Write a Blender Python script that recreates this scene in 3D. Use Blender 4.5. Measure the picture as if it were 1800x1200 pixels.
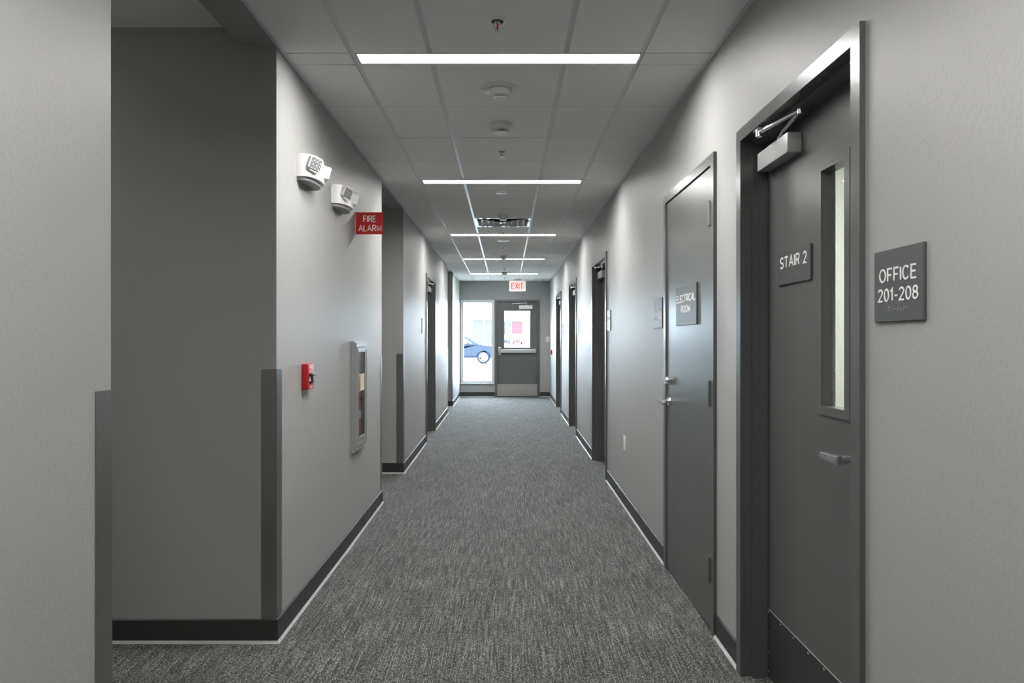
import bpy, bmesh, math, random
from mathutils import Matrix, Vector
random.seed(7)
C = bpy.context.scene.collection
PI = math.pi
for o in list(bpy.data.objects): bpy.data.objects.remove(o)

# ------------------------------------------------------------------ camera
CZ = 1.385
cam_d = bpy.data.cameras.new('camera'); cam = bpy.data.objects.new('camera', cam_d); C.objects.link(cam)
cam.location = (0, 0, CZ); cam.rotation_euler = (PI/2, 0, 0)
cam_d.sensor_width = 36; cam_d.lens = 24.0
cam_d.shift_x = 10/1800; cam_d.shift_y = -1/1800
cam_d.clip_start = 0.02; cam_d.clip_end = 500
bpy.context.scene.camera = cam
# ------------------------------------------------------------------ world, view
w = bpy.data.worlds.new('overcast_sky'); bpy.context.scene.world = w; w.use_nodes = True
wn = w.node_tree; bg = wn.nodes['Background']
bg.inputs['Color'].default_value = (0.70, 0.86, 1.0, 1); bg.inputs['Strength'].default_value = 44.0
sc = bpy.context.scene
sc.view_settings.view_transform = 'Standard'; sc.view_settings.look = 'None'
sc.view_settings.exposure = 0.0; sc.view_settings.gamma = 1.0; sc.view_settings.use_curve_mapping = False
LAMP = 122.0
try:
    sc.cycles.use_denoising = True; sc.cycles.denoiser = 'OPENIMAGEDENOISE'
    sc.cycles.max_bounces = 14; sc.cycles.diffuse_bounces = 8; sc.cycles.glossy_bounces = 5
    sc.cycles.transparent_max_bounces = 12; sc.cycles.sample_clamp_indirect = 6
    sc.cycles.caustics_reflective = False; sc.cycles.caustics_refractive = False
except Exception: pass

# ------------------------------------------------------------------ materials
def mat(name, col, rough=.5, metal=0., spec=.5, emit=None, est=0.):
    m = bpy.data.materials.new(name); m.use_nodes = True
    b = m.node_tree.nodes['Principled BSDF']
    if not isinstance(col, tuple): col = (col, col, col)
    b.inputs['Base Color'].default_value = (*col, 1); b.inputs['Roughness'].default_value = rough
    b.inputs['Metallic'].default_value = metal; b.inputs['Specular IOR Level'].default_value = spec
    if emit: b.inputs['Emission Color'].default_value = (*emit, 1); b.inputs['Emission Strength'].default_value = est
    return m
def nd(m, t, **k):
    n = m.node_tree.nodes.new(t)
    for a, v in k.items():
        if a in n.inputs: n.inputs[a].default_value = v
        else: setattr(n, a, v)
    return n
def lk(m, a, b): m.node_tree.links.new(a, b)
def bump(m, scale, strength, dist=.002, stretch=(1, 1, 1), detail=3):
    tc = nd(m, 'ShaderNodeTexCoord'); mp = nd(m, 'ShaderNodeMapping'); mp.inputs['Scale'].default_value = stretch
    nz = nd(m, 'ShaderNodeTexNoise'); nz.inputs['Scale'].default_value = scale; nz.inputs['Detail'].default_value = detail
    bp = nd(m, 'ShaderNodeBump'); bp.inputs['Strength'].default_value = strength; bp.inputs['Distance'].default_value = dist
    lk(m, tc.outputs['Object'], mp.inputs['Vector']); lk(m, mp.outputs[0], nz.inputs['Vector'])
    lk(m, nz.outputs['Fac'], bp.inputs['Height']); lk(m, bp.outputs[0], m.node_tree.nodes['Principled BSDF'].inputs['Normal'])
    return m
M = {}
M['wall'] = bump(mat('wall_paint', (.345, .346, .338), .48, spec=.4), 90, .35, .0022)
M['plain'] = mat('drywall_paint', (.30, .30, .295), .6)
M['ceil'] = bump(mat('ceiling_tile', (.82, .82, .805), .95, spec=.1), 260, .3, .001)
M['tee'] = mat('grid_white_metal', (.62, .63, .65), .32, spec=.6)
M['doorp'] = bump(mat('door_grey_paint', (.095, .098, .096), .30, spec=.6), 14, .05, .004, (1, 1, .06), 1)
M['frame'] = mat('frame_grey_paint', (.098, .101, .099), .28, spec=.6)
M['base'] = mat('rubber_base', (.036, .038, .036), .4)
M['toe'] = mat('base_toe', (.50, .50, .50), .45)
M['steel'] = bump(mat('brushed_steel', (.38, .38, .37), .33, 1.), 60, .08, .001, (1, 1, .02), 2)
M['kick'] = bump(mat('satin_steel', (.60, .57, .52), .38, 1.), 8, .15, .004, (1, 1, .1), 1)
M['chrome'] = mat('chrome', (.90, .91, .93), .24, 1.)
M['alu'] = mat('silver_paint', (.48, .48, .48), .38, .3)
M['anod'] = mat('anodised_frame', (.68, .70, .73), .4, .3)
M['sign'] = mat('sign_plastic', (.075, .077, .076), .42)
M['letter'] = mat('white_lettering', (.85, .85, .85), .5)
M['white'] = mat('white_plastic', (.84, .83, .81), .3)
M['offwhite'] = mat('offwhite_plastic', (.66, .66, .645), .35)
M['greyp'] = mat('grey_plastic', (.30, .30, .30), .4)
M['black'] = mat('black_plastic', (.012, .012, .012), .4)
M['dark'] = mat('dark_void', (.01, .01, .01), .9)
M['red'] = mat('red_plastic', (.46, .012, .012), .3)
M['redx'] = mat('red_enamel', (.75, .03, .03), .25)
M['redb'] = mat('red_bulb', (.6, .03, .02), .15)
M['cream'] = mat('cream_label', (.72, .66, .48), .5)
M['mirror'] = bump(mat('mirror_louvre', (.8, .82, .86), .08, 1.), 11, 1.0, .02, (1, 1, .5), 1)
M['lamp'] = mat('lit_diffuser', .8, .5, emit=(1, .985, .96), est=LAMP)
M['exit'] = mat('exit_face', .8, .4, emit=(1, .93, .9), est=.55)
M['exitr'] = mat('exit_letters', (.75, .08, .03), .4, emit=(1, .09, .03), est=.7)
M['lens'] = mat('lamp_lens', (.45, .45, .46), .15, .5)
M['concrete'] = bump(mat('concrete', (.42, .42, .39), .9), 6, .2)
M['asphalt'] = bump(mat('asphalt', (.34, .34, .35), .9), 30, .2)
M['stucco'] = mat('stucco', (.50, .50, .49), .9)
M['shopglass'] = mat('shop_glass', (.049, .047, .048), .6, spec=.02)
M['redpanel'] = mat('red_shutter', (.062, .034, .037), .8, spec=.02)
M['carblue'] = mat('car_paint_blue', (.0175, .022, .031), .5, spec=.03)
M['carred'] = mat('car_paint_red', (.055, .024, .026), .6, spec=.03)
M['carglass'] = mat('car_window', (.035, .04, .045), .05, spec=1.)
M['tyre'] = mat('tyre', (.010, .013, .020), .8, spec=.02)
M['rim'] = mat('alloy_rim', (.5, .5, .52), .3, .6)
M['bark'] = mat('bark', (.05, .05, .05), .9, spec=.02)
M['fascia'] = mat('fascia_paint', (.06, .058, .056), .8, spec=.02)
M['cabinet'] = mat('cabinet_grey_paint', (.30, .305, .305), .35, spec=.5)
M['stairwall'] = mat('stairwell_paint', (.62, .62, .58), .7)
# window glass: clear, mirror part by Fresnel
def glass(name, tint):
    m = bpy.data.materials.new(name); m.use_nodes = True; nt = m.node_tree; nt.nodes.remove(nt.nodes['Principled BSDF'])
    tr = nd(m, 'ShaderNodeBsdfTransparent'); tr.inputs[0].default_value = (*tint, 1)
    gl = nd(m, 'ShaderNodeBsdfGlossy'); gl.inputs['Roughness'].default_value = .02
    fr = nd(m, 'ShaderNodeFresnel'); fr.inputs['IOR'].default_value = 1.45; mx = nd(m, 'ShaderNodeMixShader')
    lk(m, fr.outputs[0], mx.inputs[0]); lk(m, tr.outputs[0], mx.inputs[1]); lk(m, gl.outputs[0], mx.inputs[2])
    lk(m, mx.outputs[0], nt.nodes['Material Output'].inputs['Surface']); return m
M['glass'] = glass('clear_glass', (.95, .97, .97)); M['wglass'] = glass('wired_glass', (.80, .86, .82))
# carpet: loop pile in streaks running down the corridor
def carpet():
    m = mat('loop_carpet', (.1, .1, .1), .95, spec=.12); b = m.node_tree.nodes['Principled BSDF']
    b.inputs['Sheen Weight'].default_value = .22; b.inputs['Sheen Roughness'].default_value = .45
    tc = nd(m, 'ShaderNodeTexCoord')
    def noise(scale, st, detail=2, rough=.5):
        mp = nd(m, 'ShaderNodeMapping'); mp.inputs['Scale'].default_value = st; lk(m, tc.outputs['Object'], mp.inputs['Vector'])
        n = nd(m, 'ShaderNodeTexNoise'); n.inputs['Scale'].default_value = scale; n.inputs['Detail'].default_value = detail
        n.inputs['Roughness'].default_value = rough; lk(m, mp.outputs[0], n.inputs['Vector']); return n.outputs['Fac']
    vmp = nd(m, 'ShaderNodeMapping'); vmp.inputs['Scale'].default_value = (190, 120, 1); lk(m, tc.outputs['Object'], vmp.inputs['Vector'])
    v = nd(m, 'ShaderNodeTexVoronoi'); v.inputs['Scale'].default_value = 1.0; lk(m, vmp.outputs[0], v.inputs['Vector'])
    def math_(op, a, b_, c=None):
        n = nd(m, 'ShaderNodeMath', operation=op)
        for i, x in enumerate((a, b_, c)):
            if x is None: continue
            if isinstance(x, (int, float)): n.inputs[i].default_value = x
            else: lk(m, x, n.inputs[i])
        return n.outputs[0]
    streak = noise(1., (130, 5, 1), 2, .6); fine = noise(1., (210, 130, 1), 1); patch = noise(1., (5, 2.2, 1), 2); mid = noise(1., (60, 26, 1), 2)
    inv = math_('SUBTRACT', 1., v.outputs['Distance'])
    h = math_('MULTIPLY', inv, .55)
    streak2 = noise(1., (300, 3.2, 1), 1, .5)
    s = math_('MULTIPLY_ADD', streak, .62, h); s = math_('MULTIPLY_ADD', math_('SUBTRACT', streak2, .5), .65, s)
    s = math_('MULTIPLY_ADD', fine, 1.15, s)
    s = math_('MULTIPLY_ADD', patch, .14, s)
    s = math_('MULTIPLY_ADD', mid, .20, s)
    s = math_('ADD', s, .03)
    rp = nd(m, 'ShaderNodeValToRGB'); e = rp.color_ramp.elements
    e[0].position = 1.20/2; e[0].color = (.016, .016, .0155, 1); e[1].position = 1.72/2; e[1].color = (.40, .40, .385, 1)
    mm = e.new(1.45/2); mm.color = (.115, .116, .112, 1)
    lk(m, math_('MULTIPLY', s, .5), rp.inputs[0]); lk(m, rp.outputs[0], b.inputs['Base Color'])
    bp = nd(m, 'ShaderNodeBump'); bp.inputs['Strength'].default_value = .6; bp.inputs['Distance'].default_value = .004
    lk(m, s, bp.inputs['Height']); lk(m, bp.outputs[0], b.inputs['Normal'])
    return m
M['carpet'] = carpet()

# ------------------------------------------------------------------ mesh helpers
def B(): return bmesh.new()
def quad(bm, pts): return bm.faces.new([bm.verts.new(p) for p in pts])
def box(bm, x0, x1, y0, y1, z0, z1, bev=0, seg=2, mtx=None):
    r = bmesh.ops.create_cube(bm, size=1)
    for v in r['verts']:
        v.co = Vector((x0 + (v.co.x+.5)*(x1-x0), y0 + (v.co.y+.5)*(y1-y0), z0 + (v.co.z+.5)*(z1-z0)))
    vs = r['verts']
    if bev:
        es = list({e for v in vs for e in v.link_edges})
        rb = bmesh.ops.bevel(bm, geom=es, offset=bev, segments=seg, affect='EDGES', profile=.6)
        vs = [v for v in rb['verts']]
    if mtx: bmesh.ops.transform(bm, matrix=mtx, verts=vs)
def cyl(bm, p, axis, r, h, r2=None, n=24):
    """cylinder starting at p, running h along axis"""
    ax = Vector(axis).normalized(); q = Vector((0, 0, 1)).rotation_difference(ax).to_matrix().to_4x4()
    mt = Matrix.Translation(Vector(p) + ax*h/2) @ q
    bmesh.ops.create_cone(bm, cap_ends=True, segments=n, radius1=r, radius2=r if r2 is None else r2, depth=h, matrix=mt)
def lathe(bm, prof, c=(0, 0, 0), n=32, axis='z'):
    """prof: list of (r, h)"""
    rings = []
    for r, h in prof:
        if r < 1e-6: rings.append([bm.verts.new((0, 0, h))])
        else: rings.append([bm.verts.new((r*math.cos(2*PI*i/n), r*math.sin(2*PI*i/n), h)) for i in range(n)])
    for a, b in zip(rings, rings[1:]):
        for i in range(n):
            j = (i+1) % n
            if len(a) == 1 and len(b) == 1: continue
            if len(a) == 1: bm.faces.new((a[0], b[i], b[j]))
            elif len(b) == 1: bm.faces.new((a[i], a[j], b[0]))
            else: bm.faces.new((a[i], a[j], b[j], b[i]))
    vs = [v for r in rings for v in r]
    for v in vs:
        x, y, z = v.co
        if axis == '-y': v.co = Vector((x, -z, y))
        v.co += Vector(c)
def prism(bm, pts, h0, h1, plane='xz'):
    """polygon pts in a plane, extruded between h0 and h1 along the remaining axis"""
    def P(a, b, h): return {'xz': (a, h, b), 'xy': (a, b, h), 'yz': (h, a, b)}[plane]
    A = [bm.verts.new(P(a, b, h0)) for a, b in pts]; D = [bm.verts.new(P(a, b, h1)) for a, b in pts]
    bm.faces.new(A); bm.faces.new(D[::-1]); n = len(pts)
    for i in range(n): bm.faces.new((A[i], D[i], D[(i+1) % n], A[(i+1) % n]))
def tube(bm, pts, r, n=10):
    pts = [Vector(p) for p in pts]; rings = []
    for i, p in enumerate(pts):
        d = (pts[min(i+1, len(pts)-1)] - pts[max(i-1, 0)]).normalized()
        up = Vector((0, 0, 1)) if abs(d.z) < .9 else Vector((0, 1, 0))
        a = d.cross(up).normalized(); b = d.cross(a).normalized()
        rr = r[i] if isinstance(r, (list, tuple)) else r
        rings.append([bm.verts.new(p + a*rr*math.cos(2*PI*k/n) + b*rr*math.sin(2*PI*k/n)) for k in range(n)])
    for u, v in zip(rings, rings[1:]):
        for k in range(n): bm.faces.new((u[k], u[(k+1) % n], v[(k+1) % n], v[k]))
    bm.faces.new(rings[0]); bm.faces.new(rings[-1][::-1])
def slab(bm, x0, x1, z0, z1, y0, y1, holes=()):
    """board in the xz plane, thickness y0..y1, with rectangular holes (xa,xb,za,zb)"""
    X = sorted({x0, x1, *[h[0] for h in holes], *[h[1] for h in holes]}); X = [x for x in X if x0 <= x <= x1]
    Z = sorted({z0, z1, *[h[2] for h in holes], *[h[3] for h in holes]}); Z = [z for z in Z if z0 <= z <= z1]
    def solid(i, j):
        if i < 0 or j < 0 or i >= len(X)-1 or j >= len(Z)-1: return False
        cx, cz = (X[i]+X[i+1])/2, (Z[j]+Z[j+1])/2
        return not any(a < cx < b and c < cz < d for a, b, c, d in holes)
    for i in range(len(X)-1):
        for j in range(len(Z)-1):
            if not solid(i, j): continue
            a, b, c, d = X[i], X[i+1], Z[j], Z[j+1]
            quad(bm, [(a, y0, c), (b, y0, c), (b, y0, d), (a, y0, d)]); quad(bm, [(a, y1, c), (a, y1, d), (b, y1, d), (b, y1, c)])
            if not solid(i-1, j): quad(bm, [(a, y0, c), (a, y0, d), (a, y1, d), (a, y1, c)])
            if not solid(i+1, j): quad(bm, [(b, y0, c), (b, y1, c), (b, y1, d), (b, y0, d)])
            if not solid(i, j-1): quad(bm, [(a, y0, c), (a, y1, c), (b, y1, c), (b, y0, c)])
            if not solid(i, j+1): quad(bm, [(a, y0, d), (b, y0, d), (b, y1, d), (a, y1, d)])
    bmesh.ops.remove_doubles(bm, verts=bm.verts, dist=1e-5)
def obj(name, bm, m, parent=None, smooth=False, label=None, flip=True):
    if flip: bmesh.ops.recalc_face_normals(bm, faces=bm.faces)
    me = bpy.data.meshes.new(name); bm.to_mesh(me); bm.free()
    me.materials.append(M[m] if isinstance(m, str) else m)
    if smooth:
        for p in me.polygons: p.use_smooth = True
        try: me.set_sharp_from_angle(angle=math.radians(35))
        except Exception: pass
    o = bpy.data.objects.new(name, me); C.objects.link(o)
    if parent: o.parent = parent
    if label: o['label'] = label
    return o
def tag(o, label, cat, group=None, kind=None):
    o['label'] = label; o['category'] = cat
    if group: o['group'] = group
    if kind: o['kind'] = kind
    return o
def thing(name, label, cat, loc=(0, 0, 0), rz=0, group=None, kind=None):
    o = bpy.data.objects.new(name, None); C.objects.link(o); o.location = loc; o.rotation_euler = (0, 0, rz); o.empty_display_size = .1
    return tag(o, label, cat, group, kind)
def kids(o): return [c for c in bpy.data.objects if c.parent == o]
def dup(root, loc, label, rz=None, group=None):
    def cp(o, par):
        c = o.copy(); C.objects.link(c)
        if par: c.parent = par
        for k in kids(o):
            if k != c: cp(k, c)
        return c
    r = cp(root, None); r.location = loc; r['label'] = label
    if rz is not None: r.rotation_euler = (0, 0, rz)
    if group: r['group'] = group
    return r
def struct(name, bm, m, label, cat, parent=None):
    o = obj(name, bm, m, parent)
    return tag(o, label, cat, kind='structure')
def _arc(cx, cy, rx, ry, a0, a1, n=10):
    return [(cx+rx*math.cos(math.radians(a0+(a1-a0)*k/n)), cy+ry*math.sin(math.radians(a0+(a1-a0)*k/n))) for k in range(n+1)]
# stroke letters: advance width, [(closed, points)], cap height 1
GLYPH = {
 'A': (.70, [(0, [(0, 0), (.35, 1), (.70, 0)]), (0, [(.13, .34), (.57, .34)])]),
 'C': (.68, [(0, _arc(.36, .5, .36, .5, 42, 318, 22))]),
 'D': (.66, [(1, [(0, 0), (0, 1)] + _arc(.26, .5, .40, .5, 90, -90, 14))]),
 'E': (.54, [(0, [(.54, 1), (0, 1), (0, 0), (.54, 0)]), (0, [(0, .52), (.48, .52)])]),
 'F': (.52, [(0, [(.52, 1), (0, 1), (0, 0)]), (0, [(0, .50), (.44, .50)])]),
 'I': (.0, [(0, [(0, 0), (0, 1)])]),
 'L': (.48, [(0, [(0, 1), (0, 0), (.48, 0)])]),
 'M': (.76, [(0, [(0, 0), (0, 1), (.38, .12), (.76, 1), (.76, 0)])]),
 'N': (.64, [(0, [(0, 0), (0, 1), (.64, 0), (.64, 1)])]),
 'O': (.74, [(1, _arc(.37, .5, .37, .5, 90, 450, 28)[:-1])]),
 'P': (.58, [(0, [(0, 0), (0, 1)]), (0, [(0, 1)] + _arc(.32, .74, .26, .26, 90, -90, 10) + [(0, .48)])]),
 'R': (.62, [(0, [(0, 0), (0, 1)]), (0, [(0, 1)] + _arc(.34, .74, .26, .26, 90, -90, 10) + [(0, .48)]), (0, [(.34, .48), (.60, 0)])]),
 'S': (.58, [(0, _arc(.29, .745, .28, .255, 30, 270, 12) + _arc(.29, .245, .29, .245, 90, -150, 12)[1:])]),
 'T': (.62, [(0, [(0, 1), (.62, 1)]), (0, [(.31, 1), (.31, 0)])]),
 'U': (.62, [(0, [(0, 1)] + _arc(.31, .31, .31, .31, 180, 360, 12) + [(.62, 1)])]),
 'W': (.92, [(0, [(0, 1), (.23, 0), (.46, .92), (.69, 0), (.92, 1)])]),
 'X': (.62, [(0, [(0, 0), (.62, 1)]), (0, [(0, 1), (.62, 0)])]),
 '0': (.52, [(1, _arc(.26, .5, .26, .5, 90, 450, 24)[:-1])]),
 '1': (.24, [(0, [(0, .78), (.20, 1), (.20, 0)])]),
 '2': (.52, [(0, _arc(.26, .73, .25, .27, 165, -20, 10) + [(.42, .50), (.0, 0), (.52, 0)])]),
 '8': (.52, [(1, _arc(.26, .755, .215, .245, 90, 450, 18)[:-1]), (1, _arc(.26, .26, .26, .26, 90, 450, 20)[:-1])]),
 '-': (.30, [(0, [(0, .40), (.30, .40)])]),
 ' ': (.16, []),
}
def text_mesh(bm, s, cx, cz, size, y, width=None, bold=0.0, depth=.001):
    """adds raised lettering facing -y, centred at (cx, cz); cap height size, fitted to width"""
    gap = .27; hw = .068+bold; adv = sum(GLYPH[c][0] for c in s)+gap*(len(s)-1)
    fx = (width/(adv+2*hw)) if width else size; fzz = size/(1+2*hw)
    x = -adv/2
    for ch in s:
        gw, strokes = GLYPH[ch]; nst = 0
        for closed, P in strokes:
            # ribbon built in real size so that every stroke keeps one weight
            Q = [Vector(((x+px)*fx, (py-.5)*fzz)) for px, py in P]; n = len(Q); h = hw*(fx+fzz)/2*1.0
            bm_d = depth*(1+.12*nst); nst += 1; Lf, Rt = [], []
            for i in range(n):
                a = Q[i]-Q[i-1] if (i > 0 or closed) else None; c = Q[(i+1) % n]-Q[i] if (i < n-1 or closed) else None
                if a is None: a = c
                if c is None: c = a
                a = a.normalized(); c = c.normalized(); na = Vector((-a.y, a.x)); nc = Vector((-c.y, c.x)); m_ = na+nc
                m_ = m_/max(1+na.dot(nc), .35)
                e = Vector((0, 0))
                if not closed and ch in 'CS2' : e = Vector((0, 0))
                Lf.append(Q[i]+m_*h+e); Rt.append(Q[i]-m_*h+e)
            def V3(p, d): return bm.verts.new((cx+p.x, y-d, cz+p.y))
            a0 = [V3(p, 0) for p in Lf]; b0 = [V3(p, 0) for p in Rt]; a1 = [V3(p, bm_d) for p in Lf]; b1 = [V3(p, bm_d) for p in Rt]
            for i in range(n if closed else n-1):
                j = (i+1) % n
                bm.faces.new((a1[i], a1[j], b1[j], b1[i])); bm.faces.new((a0[i], a0[j], a1[j], a1[i])); bm.faces.new((b0[i], b1[i], b1[j], b0[j])); bm.faces.new((a0[i], b0[i], b0[j], a0[j]))
            if not closed:
                for i in (0, n-1): bm.faces.new((a0[i], a1[i], b1[i], b0[i]))
        x += gw+gap

# ------------------------------------------------------------------ layout
XL, XR, YE = -1.056, 0.984, 15.45          # corridor walls and end wall
HC, TW = 2.737, 0.167                      # ceiling height, wall thickness
HR = 2.825                                 # ceiling of the side openings
YB = -3.6                                  # behind the camera
REC = [(1.823, 3.137), (5.786, 7.0), (12.3, 13.41)]   # side openings on the left
def fz(y): return 0.0 if y < 4.5 else 0.011*(y-4.5)
LW = PI/2; RWR = -PI/2
def onL(y, z): return (XL, y, z)
def onR(y, z): return (XR, y, z)
mL = Matrix.Translation((XL, 0, 0)) @ Matrix.Rotation(PI/2, 4, 'Z')     # local x = world Y, local y = into the left wall
mR = Matrix.Translation((XR, 0, 0)) @ Matrix.Rotation(-PI/2, 4, 'Z')    # local x = -world Y, local y = into the right wall
mE = Matrix.Translation((0, YE, 0))
def wall(name, mtx, x0, x1, z0, z1, holes=(), label='', t=TW, m='wall'):
    b = B(); slab(b, x0, x1, z0, z1, 0, t, holes); bmesh.ops.transform(b, matrix=mtx, verts=b.verts)
    return struct(name, b, m, label, 'wall')

# floor
b = B(); ys = [YB-.2, 4.5, YE+.17]
for i in range(2): quad(b, [(-4.4, ys[i], fz(ys[i])), (4.0, ys[i], fz(ys[i])), (4.0, ys[i+1], fz(ys[i+1])), (-4.4, ys[i+1], fz(ys[i+1]))])
bmesh.ops.remove_doubles(b, verts=b.verts, dist=1e-5)
r = bmesh.ops.extrude_face_region(b, geom=b.faces[:])
for v in r['geom']:
    if isinstance(v, bmesh.types.BMVert): v.co.z -= .1
struct('floor', b, 'carpet', 'grey loop pile carpet running the length of the corridor', 'floor')

# doors: (number, near outer edge Y, far outer edge Y)
FW = .05
DR = {'stair': (1.871, 2.875), 'elec': (3.191, 4.204), 'c': (6.65, 7.76), 'd': (9.52, 10.62), 'e': (12.18, 13.35)}
TOPZ = {'stair': 2.262, 'elec': 2.27, 'c': 2.262, 'd': 2.27, 'e': 2.275, 'l': 2.275}
hR = []
for k, (a, c) in DR.items(): hR.append((-(c-.02), -(a+.02), -1, TOPZ[k]-.02))
wall('wall_right', mR, -(YE+TW), -YB, -.1, 3.0, hR, 'long grey painted wall on the right with five doors')
CAB = (4.665, 4.965, .645, 1.355)           # cabinet niche in the wall
wall('wall_left', mL, YB, REC[0][0], -.1, 3.0, (), 'nearest piece of grey wall at the left edge')
wall('wall_left', mL, REC[0][1], REC[1][0], -.1, 3.0, [CAB], 'grey left wall piece with the emergency lights and fire cabinet')
wall('wall_left', mL, REC[1][1], REC[2][0], -.1, 3.0, [(8.96, 10.07, -1, TOPZ['l']-.02)], 'grey left wall piece with the single left door')
wall('wall_left', mL, REC[2][1], YE+TW, -.1, 3.0, (), 'short grey left wall piece beside the tall window')
nms = ['near', 'middle', 'far']
for i, (a, c) in enumerate(REC):
    dep = 3.2 if i == 0 else 1.6
    n3 = ['nearest', 'middle', 'farthest'][i]
    b = B(); box(b, XL-TW, XL, a, c, HC, 3.0); struct('trim', b, 'wall', f'dropped header over the {n3} opening in the left wall', 'header').name = f'trim_{i+1}'
    b = B(); box(b, XL-TW-dep, XL-TW, c, c+.12, -.1, 3.0); struct('wall_left', b, 'wall', f'grey wall across the back of the {n3} left opening', 'wall')
    b = B(); box(b, XL-TW-dep, XL-TW, a-.12, a, -.1, 3.0); struct('wall_left', b, 'wall', f'grey return wall on the camera side of the {n3} left opening', 'wall')
    b = B(); box(b, XL-TW-dep-.1, XL-TW-dep, a-.12, c+.12, -.1, 3.0); struct('wall_left', b, 'wall', f'grey wall closing the side of the {n3} left opening', 'wall')
    b = B(); box(b, XL-TW-dep, XL-TW, a, c, HR, HR+.08); struct('ceiling', b, 'ceil', f'plain ceiling inside the {n3} left opening', 'ceiling')
b = B(); box(b, XL-TW, XR+TW, YB-.12, YB, -.1, 3.0); struct('wall_back', b, 'wall', 'wall closing the corridor behind the viewer', 'wall')
# end wall with window and door holes
WX0, WX1, WZ0, WZ1 = -1.030, -.278, .425, 2.312
DX0, DX1, DZT = -.2575, .76, 2.318
b = B(); slab(b, XL, XR, -.1, 3.0, 0, TW, [(WX0+.012, WX1-.012, WZ0+.012, WZ1-.012), (DX0+.02, DX1-.02, -1, DZT-.02)])
bmesh.ops.transform(b, matrix=mE, verts=b.verts)
struct('wall_end', b, 'wall', 'grey end wall with tall window and exit door', 'wall')

# ceiling: tiles with a recessed grid
LYS = [(.675, .81), (3.210, 3.345), (5.742, 5.876), (8.645, 8.778), (11.235, 11.366), (13.695, 13.826)]
TX = [-.727, -.360, .281, .638]
bands = [(XL, TX[0]-.012), (TX[0]+.012, TX[1]-.012), (TX[1]+.012, TX[2]-.012), (TX[2]+.012, TX[3]-.012), (TX[3]+.012, XR)]
rows = []; prev = YB
for (a, c), n in zip(LYS + [(YE, YE)], (7, 4, 4, 5, 4, 4, 3)):
    for i in range(n): rows.append((prev+(a-prev)*i/n, prev+(a-prev)*(i+1)/n, 'tile'))
    if c > a: rows.append((a, c, 'lamp'))
    prev = c
tiles = [r_ for r_ in rows if r_[2] == 'tile']
DIF = min(tiles, key=lambda r_: abs((r_[0]+r_[1])/2-7.85))
b = B()
for (a, c, k) in rows:
    for j, (x0, x1) in enumerate(bands):
        if k == 'lamp' and 1 <= j <= 3: continue
        if (a, c, k) == DIF and j == 2: continue
        box(b, x0, x1, a+.0042, c-.0042, HC, HC+.018, .0015, 1)
ceil = struct('ceiling', b, 'ceil', 'grey acoustic tile ceiling over the corridor', 'ceiling')
b = B()
for x in TX:
    segs = []; p = YB
    if x in (TX[1], TX[2]):
        for (a, c) in LYS: segs.append((p, a)); p = c
    segs.append((p, YE))
    for (a, c) in segs: box(b, x-.012, x+.012, a, c, HC+.007, HC+.03)
obj('ceiling_grid', b, 'tee', ceil, label='pale metal runners between the ceiling tiles')
b = B()
for (a, c, k) in rows:
    for j, (x0, x1) in enumerate(bands):
        if k == 'lamp' and 1 <= j <= 3: continue
        box(b, x0, x1, a-.012, a+.012, HC+.015, HC+.019)
obj('cross_tee_shade', b, 'black', ceil)  # tees coloured black to paint in the shadow line between tile rows
b = B(); box(b, XL-.0, XR, YB, YE, HC+.10, HC+.13); obj('plenum_board', b, 'greyp', ceil)
b = B(); box(b, XL, XL+.022, YB, YE, HC-.0015, HC); box(b, XL, XL+.0015, YB, YE, HC-.0015, HC+.02); obj('wall_angle', b, 'anod', ceil)
b = B(); box(b, XR-.022, XR, YB, YE, HC-.0015, HC); obj('wall_angle', b, 'anod', ceil)

# baseboards
BH = .108
def baseboard(name, label, pts):
    """pts: floor polyline; the board stands on the right-hand side of the direction of travel"""
    P = []
    for (p, q) in zip(pts, pts[1:]):
        P.append(p)
        if min(p[1], q[1]) < 4.5 < max(p[1], q[1]) : 
            t = (4.5-p[1])/(q[1]-p[1]); P.append((p[0]+(q[0]-p[0])*t, 4.5))
    P.append(pts[-1]); V = [Vector(p) for p in P]; N = len(V)
    def nrm(i):
        a = (V[i]-V[i-1]).normalized() if i > 0 else None; c = (V[i+1]-V[i]).normalized() if i < N-1 else None
        na = Vector((a.y, -a.x)) if a else None; nc = Vector((c.y, -c.x)) if c else None
        if na is None: return nc
        if nc is None: return na
        return (na+nc)/(1+na.dot(nc)) if na.dot(nc) > -.9 else na
    def sweep(prof, m, nm, par):
        bm = B(); rings = []
        for i in range(N):
            n = nrm(i); z = fz(V[i].y)
            rings.append([bm.verts.new((V[i].x+n.x*d, V[i].y+n.y*d, z+h)) for d, h in prof])
        k = len(prof)
        for u, v in zip(rings, rings[1:]):
            for q in range(k): bm.faces.new((u[q], u[(q+1) % k], v[(q+1) % k], v[q]))
        bm.faces.new(rings[0]); bm.faces.new(rings[-1][::-1])
        return obj(nm, bm, m, par)
    o = sweep([(0, 0), (.008, 0), (.008, BH-.003), (.005, BH), (0, BH)], 'base', name, None)
    tag(o, label, 'baseboard', kind='structure')
    sweep([(.008, 0), (.017, 0), (.0095, .012), (.008, .012)], 'toe', 'base_toe', o)
def bL(a, c): return [(XL, a), (XL, c)]
baseboard('baseboard_left', 'dark rubber base on the nearest left wall piece', [(-4.2, REC[0][0]), (XL, REC[0][0]), (XL, YB)][::-1])
baseboard('baseboard_left', 'dark rubber base on the left wall under the fire cabinet', [(-4.2, REC[0][1]), (XL, REC[0][1]), (XL, REC[1][0]), (-2.8, REC[1][0])])
baseboard('baseboard_left', 'dark rubber base from the second opening to the left door', [(-2.8, REC[1][1]), (XL, REC[1][1]), (XL, 8.94)])
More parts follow.
